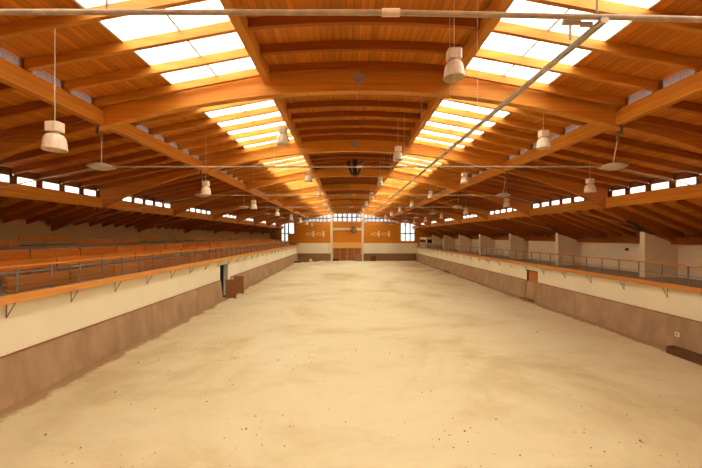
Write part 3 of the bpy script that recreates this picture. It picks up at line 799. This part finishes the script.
# ventilator on the white cross beam
t = thing('ventilator', (px(353.3), YW - .3, pz(230)), 'round dark grey ventilator on the white cross beam above the gate', 'ventilator'); og = t.location[:]
cx, cz = px(353.3), pz(229.8)
g = MB(); n = 24; vs, fs = [], []
for j in range(n):
    th = 2 * math.pi * j / n
    for rr, yy in ((.52, -.42), (.43, -.42), (.43, -.23), (.52, -.23)): vs.append((cx + rr * math.cos(th), YW + yy, cz + rr * math.sin(th)))
for j in range(n):
    q = (j + 1) % n
    for k_ in range(4): fs.append((j * 4 + k_, q * 4 + k_, q * 4 + (k_ + 1) % 4, j * 4 + (k_ + 1) % 4))
g.add(vs, fs, True); g.build('housing', 'dark', t, og)
for j in range(6):
    th = math.pi * j / 3
    u, v_ = Vector((math.cos(th), 0, math.sin(th))), Vector((-math.sin(th), 0, math.cos(th)))
    c0 = Vector((cx, YW - .32, cz)); d = Vector((0, .06, 0))
    b = MB(); pts = [c0 + u * .08 - v_ * .04 - d, c0 + u * .42 - v_ * .14 - d, c0 + u * .42 + v_ * .14 + d, c0 + u * .08 + v_ * .04 + d]
    pts += [p + Vector((0, .012, 0)) for p in pts]
    b.add(pts, [(0, 1, 2, 3), (7, 6, 5, 4), (0, 4, 5, 1), (1, 5, 6, 2), (2, 6, 7, 3), (3, 7, 4, 0)]); b.build('blade', 'steel', t, og)
MB().tube((cx, YW - .4, cz), (cx, YW - .24, cz), .09, 12).build('hub', 'steel', t, og)

# wooden gate in the far wall
t = thing('wooden_gate', ((CL + CR) / 2, YW, 0.02), 'double plank gate under the pale lintel in the far wall', 'gate'); og = t.location[:]
xm = (CL + CR) / 2
for a, b in ((CL + .21, xm - .012), (xm + .012, CR - .21)):
    MB().cbox(a, b, YW - .06, YW - .005, .04, pz(248.5), .01, 'z').build('gate_leaf', 'gate', t, og)
    c = MB()
    for x in (a + .14, (a + b) / 2, b - .14): c.cbox(x - .045, x + .045, YW - .10, YW - .062, .06, pz(248.8), .01, 'z')
    c.build('batten', 'lintel', t, og)
    for z in (.4, 1.1, 1.8): MB().cbox(a + .05, b - .05, YW - .125, YW - .102, z - .05, z + .05, .01, 'x').build('ledge', 'old', t, og)
MB().tube((xm - .14, YW - .13, 1.1), (xm - .14, YW - .13, 1.35), .018, 8).build('handle', 'dark', t, og)
g = MB(); g.box(CL + .205, CR - .205, YW + .002, YW + D, 0, zb); struct(g.build('wall_far_lintel', 'darkwood'))

# things standing by the far wall
def crate(name, x0, x1, y0, y1, h, m, lab, cat):
    t = thing(name, ((x0 + x1) / 2, (y0 + y1) / 2, 0.03), lab, cat); og = t.location[:]
    MB().cbox(x0, x1, y0, y1, .03, h - .06, .03, 'z').build('body', m, t, og)
    MB().cbox(x0 - .03, x1 + .03, y0 - .03, y1 + .03, h - .055, h, .02, 'x').build('lid', m, t, og)
    for z in (.2, h * .62): MB().cbox(x0 + .02, x1 - .02, y0 - .03, y0 - .004, z, z + .1, .01, 'x').build('batten', m, t, og)
M['greybox'] = plain('grey brown box', (0.40, 0.26, 0.15), rough=0.8)
crate('wooden_box', px(355.6), px(361.8), YW - 1.3, YW - .45, 1.12, 'greybox', 'tall grey brown box standing in front of the plank gate', 'box')
crate('low_chest', px(333), px(339), YW - 1.2, YW - .5, .46, 'darkwood', 'low dark chest at the foot of the plank gate', 'chest')
crate('dark_box', px(370.3), px(375.5), YW - 1.1, YW - .4, .95, 'darkwood', 'dark box against the far kickboard beside the gate', 'box')
for i, (a, b, yy, z, ang) in enumerate(((297.5, 306, 53.6, .05, .1), (300, 312, 53.2, .05, -.12), (304, 316, 54.2, .05, .2), (315.5, 322, 53.9, .05, -.15))):
    x0, x1 = px(a), px(b); l = (x1 - x0) / 2
    g = MB(); g.cbox(-l, l, -.09, .09, 0, .12 + .05 * (i % 2), .02, 'x')
    o = g.build('dark_plank', 'darkwood', None, (0, 0, 0)); o.location = ((x0 + x1) / 2, yy, z); o.rotation_euler = (0, 0, ang)
    tag(o, 'dark plank lying in the far corner heap, %s from the corner' % ORD[i], 'plank', 'planks heaped in the far corner')
def heap(name, x, y, w_, d_, h, m, lab, cat, seed):
    rr = random.Random(seed); g = MB(); n, k_ = 16, 6; vs, fs = [], []
    for j in range(k_ + 1):
        f = j / k_
        for i in range(n):
            a = 2 * math.pi * i / n; q = (math.cos(f * math.pi / 2)) * (1 + .22 * math.sin(3 * a + seed) + rr.uniform(-.08, .08))
            vs.append((x + w_ * q * math.cos(a), y + d_ * q * math.sin(a), .03 + h * math.sin(f * math.pi / 2) * (1 + rr.uniform(-.1, .1))))
    for j in range(k_):
        for i in range(n): fs.append((j * n + i, j * n + (i + 1) % n, (j + 1) * n + (i + 1) % n, (j + 1) * n + i))
    fs.append(tuple(range(n - 1, -1, -1)))
    g.add(vs, fs, True); tag(g.build(name, m, None, (x, y, .03)), lab, cat)
heap('cloth_bundle', px(313.2), 52.6, .26, .22, .6, 'cloth', 'crumpled pale cloth bundle on the dark planks by the far wall', 'cloth', 3)
heap('white_sheet', px(322.5), 53.1, .75, .35, .16, 'cloth', 'flat pale sheet on the sand at the end of the dark planks', 'sheet', 5)
heap('dark_sack', px(300.5), 52.4, .6, .3, .26, 'dark', 'slumped dark sack in the far corner beneath the gallery', 'sack', 8)

# booth at the far end of the pier gallery
t = thing('booth', (13.7, 54.5, RF), 'small white booth with dark windows at the far end of the pier gallery', 'booth'); og = t.location[:]
g = MB(); z0, z1 = RF + .003, RF + 1.55
for a, b in ((12.65, 12.85), (13.62, 13.75), (14.5, 14.645)): g.cbox(a, b, 52.0, 52.12, z0, z1, .01, 'z')
g.box(12.86, 13.61, 52.0, 52.1, z0, z0 + .65); g.box(13.76, 14.49, 52.0, 52.1, z0, z0 + .65); g.box(12.86, 14.49, 52.0, 52.1, z1 - .25, z1)
g.box(12.65, 12.75, 52.13, 56.4, z0, z0 + .8); g.box(12.65, 12.75, 52.13, 56.4, z1 - .3, z1)
g.build('wall_panel', 'paint', t, og)
g = MB(); g.box(12.65, 14.645, 52.0, 56.4, z1 + .002, z1 + .08); g.build('roof', 'paint', t, og)
MB().box(12.86, 13.61, 52.04, 52.06, z0 + .66, z1 - .26).build('window_pane', 'glass', t, og)
MB().box(13.76, 14.49, 52.04, 52.06, z0 + .66, z1 - .26).build('window_pane', 'glass', t, og)
MB().box(12.69, 12.71, 52.14, 56.38, z0 + .81, z1 - .31).build('window_pane', 'glass', t, og)

# plant at the far end of the stand
t = thing('potted_plant', (-10.2, 47.6, LF + .3), 'tall yellow green plant at the far end of the benches', 'plant'); og = t.location[:]
g = MB(); g.lathe([(.001, 0), (.2, 0), (.27, .4), (.24, .4), (.2, .33), (.001, .33)], (-10.2, 47.6, LF + .303), 16); g.build('pot', 'pot', t, og)
g = MB(); g.tube((-10.2, 47.6, LF + .6), (-10.2, 47.6, LF + 1.7), .03, 8); g.build('stem', 'darkwood', t, og)
g = MB(); rr = random.Random(4)
for i in range(260):
    a, h_ = rr.uniform(0, 6.283), rr.uniform(.75, 2.0); q = rr.uniform(.05, .42) * math.sin(min(1, (h_ - .6) / 1.5) * math.pi * .9 + .25)
    c = Vector((-10.2 + q * math.cos(a), 47.6 + q * math.sin(a), LF + .3 + h_)); d = Vector((math.cos(a), math.sin(a), rr.uniform(-.3, .8))).normalized() * .2; s_ = d.cross(Vector((0, 0, 1))).normalized() * .05
    g.add([c, c + d * .5 + s_, c + d, c + d * .5 - s_], [(0, 1, 2, 3)])
g.build('foliage', 'leaf', t, og)

# ------------------------------------------------------------------ daylight
wd = bpy.data.worlds.new('World'); scene.world = wd; wd.use_nodes = True
bg = wd.node_tree.nodes['Background']; bg.inputs[0].default_value = (1.0, 0.98, 0.94, 1); bg.inputs[1].default_value = 3.0
sl = bpy.data.lights.new('Sun', 'SUN'); sl.energy = 3.0; sl.angle = math.radians(6); sl.color = (1, 0.95, 0.86)
so = bpy.data.objects.new('Sun', sl); COL.objects.link(so); so.rotation_euler = (math.radians(20), math.radians(12), 0)

# ------------------------------------------------------------------ camera
cam = bpy.data.cameras.new('Camera'); co = bpy.data.objects.new('Camera', cam); COL.objects.link(co)
co.location = (0, 0, H); co.rotation_euler = (math.pi / 2, 0, 0)
cam.sensor_width = 36.0; cam.lens = 36.0 * 329.0 / 702.0
cam.shift_x = 5.0 / 702.0; cam.shift_y = 2.0 / 702.0
cam.clip_start = 0.05; cam.clip_end = 300
scene.camera = co
scene.view_settings.view_transform = 'Standard'; scene.view_settings.look = 'None'
scene.view_settings.gamma = 1.0; scene.view_settings.use_curve_mapping = False
scene.view_settings.exposure = 2.07
scene.cycles.diffuse_bounces = 6
scene.cycles.max_bounces = 12
scene.cycles.use_denoising = True
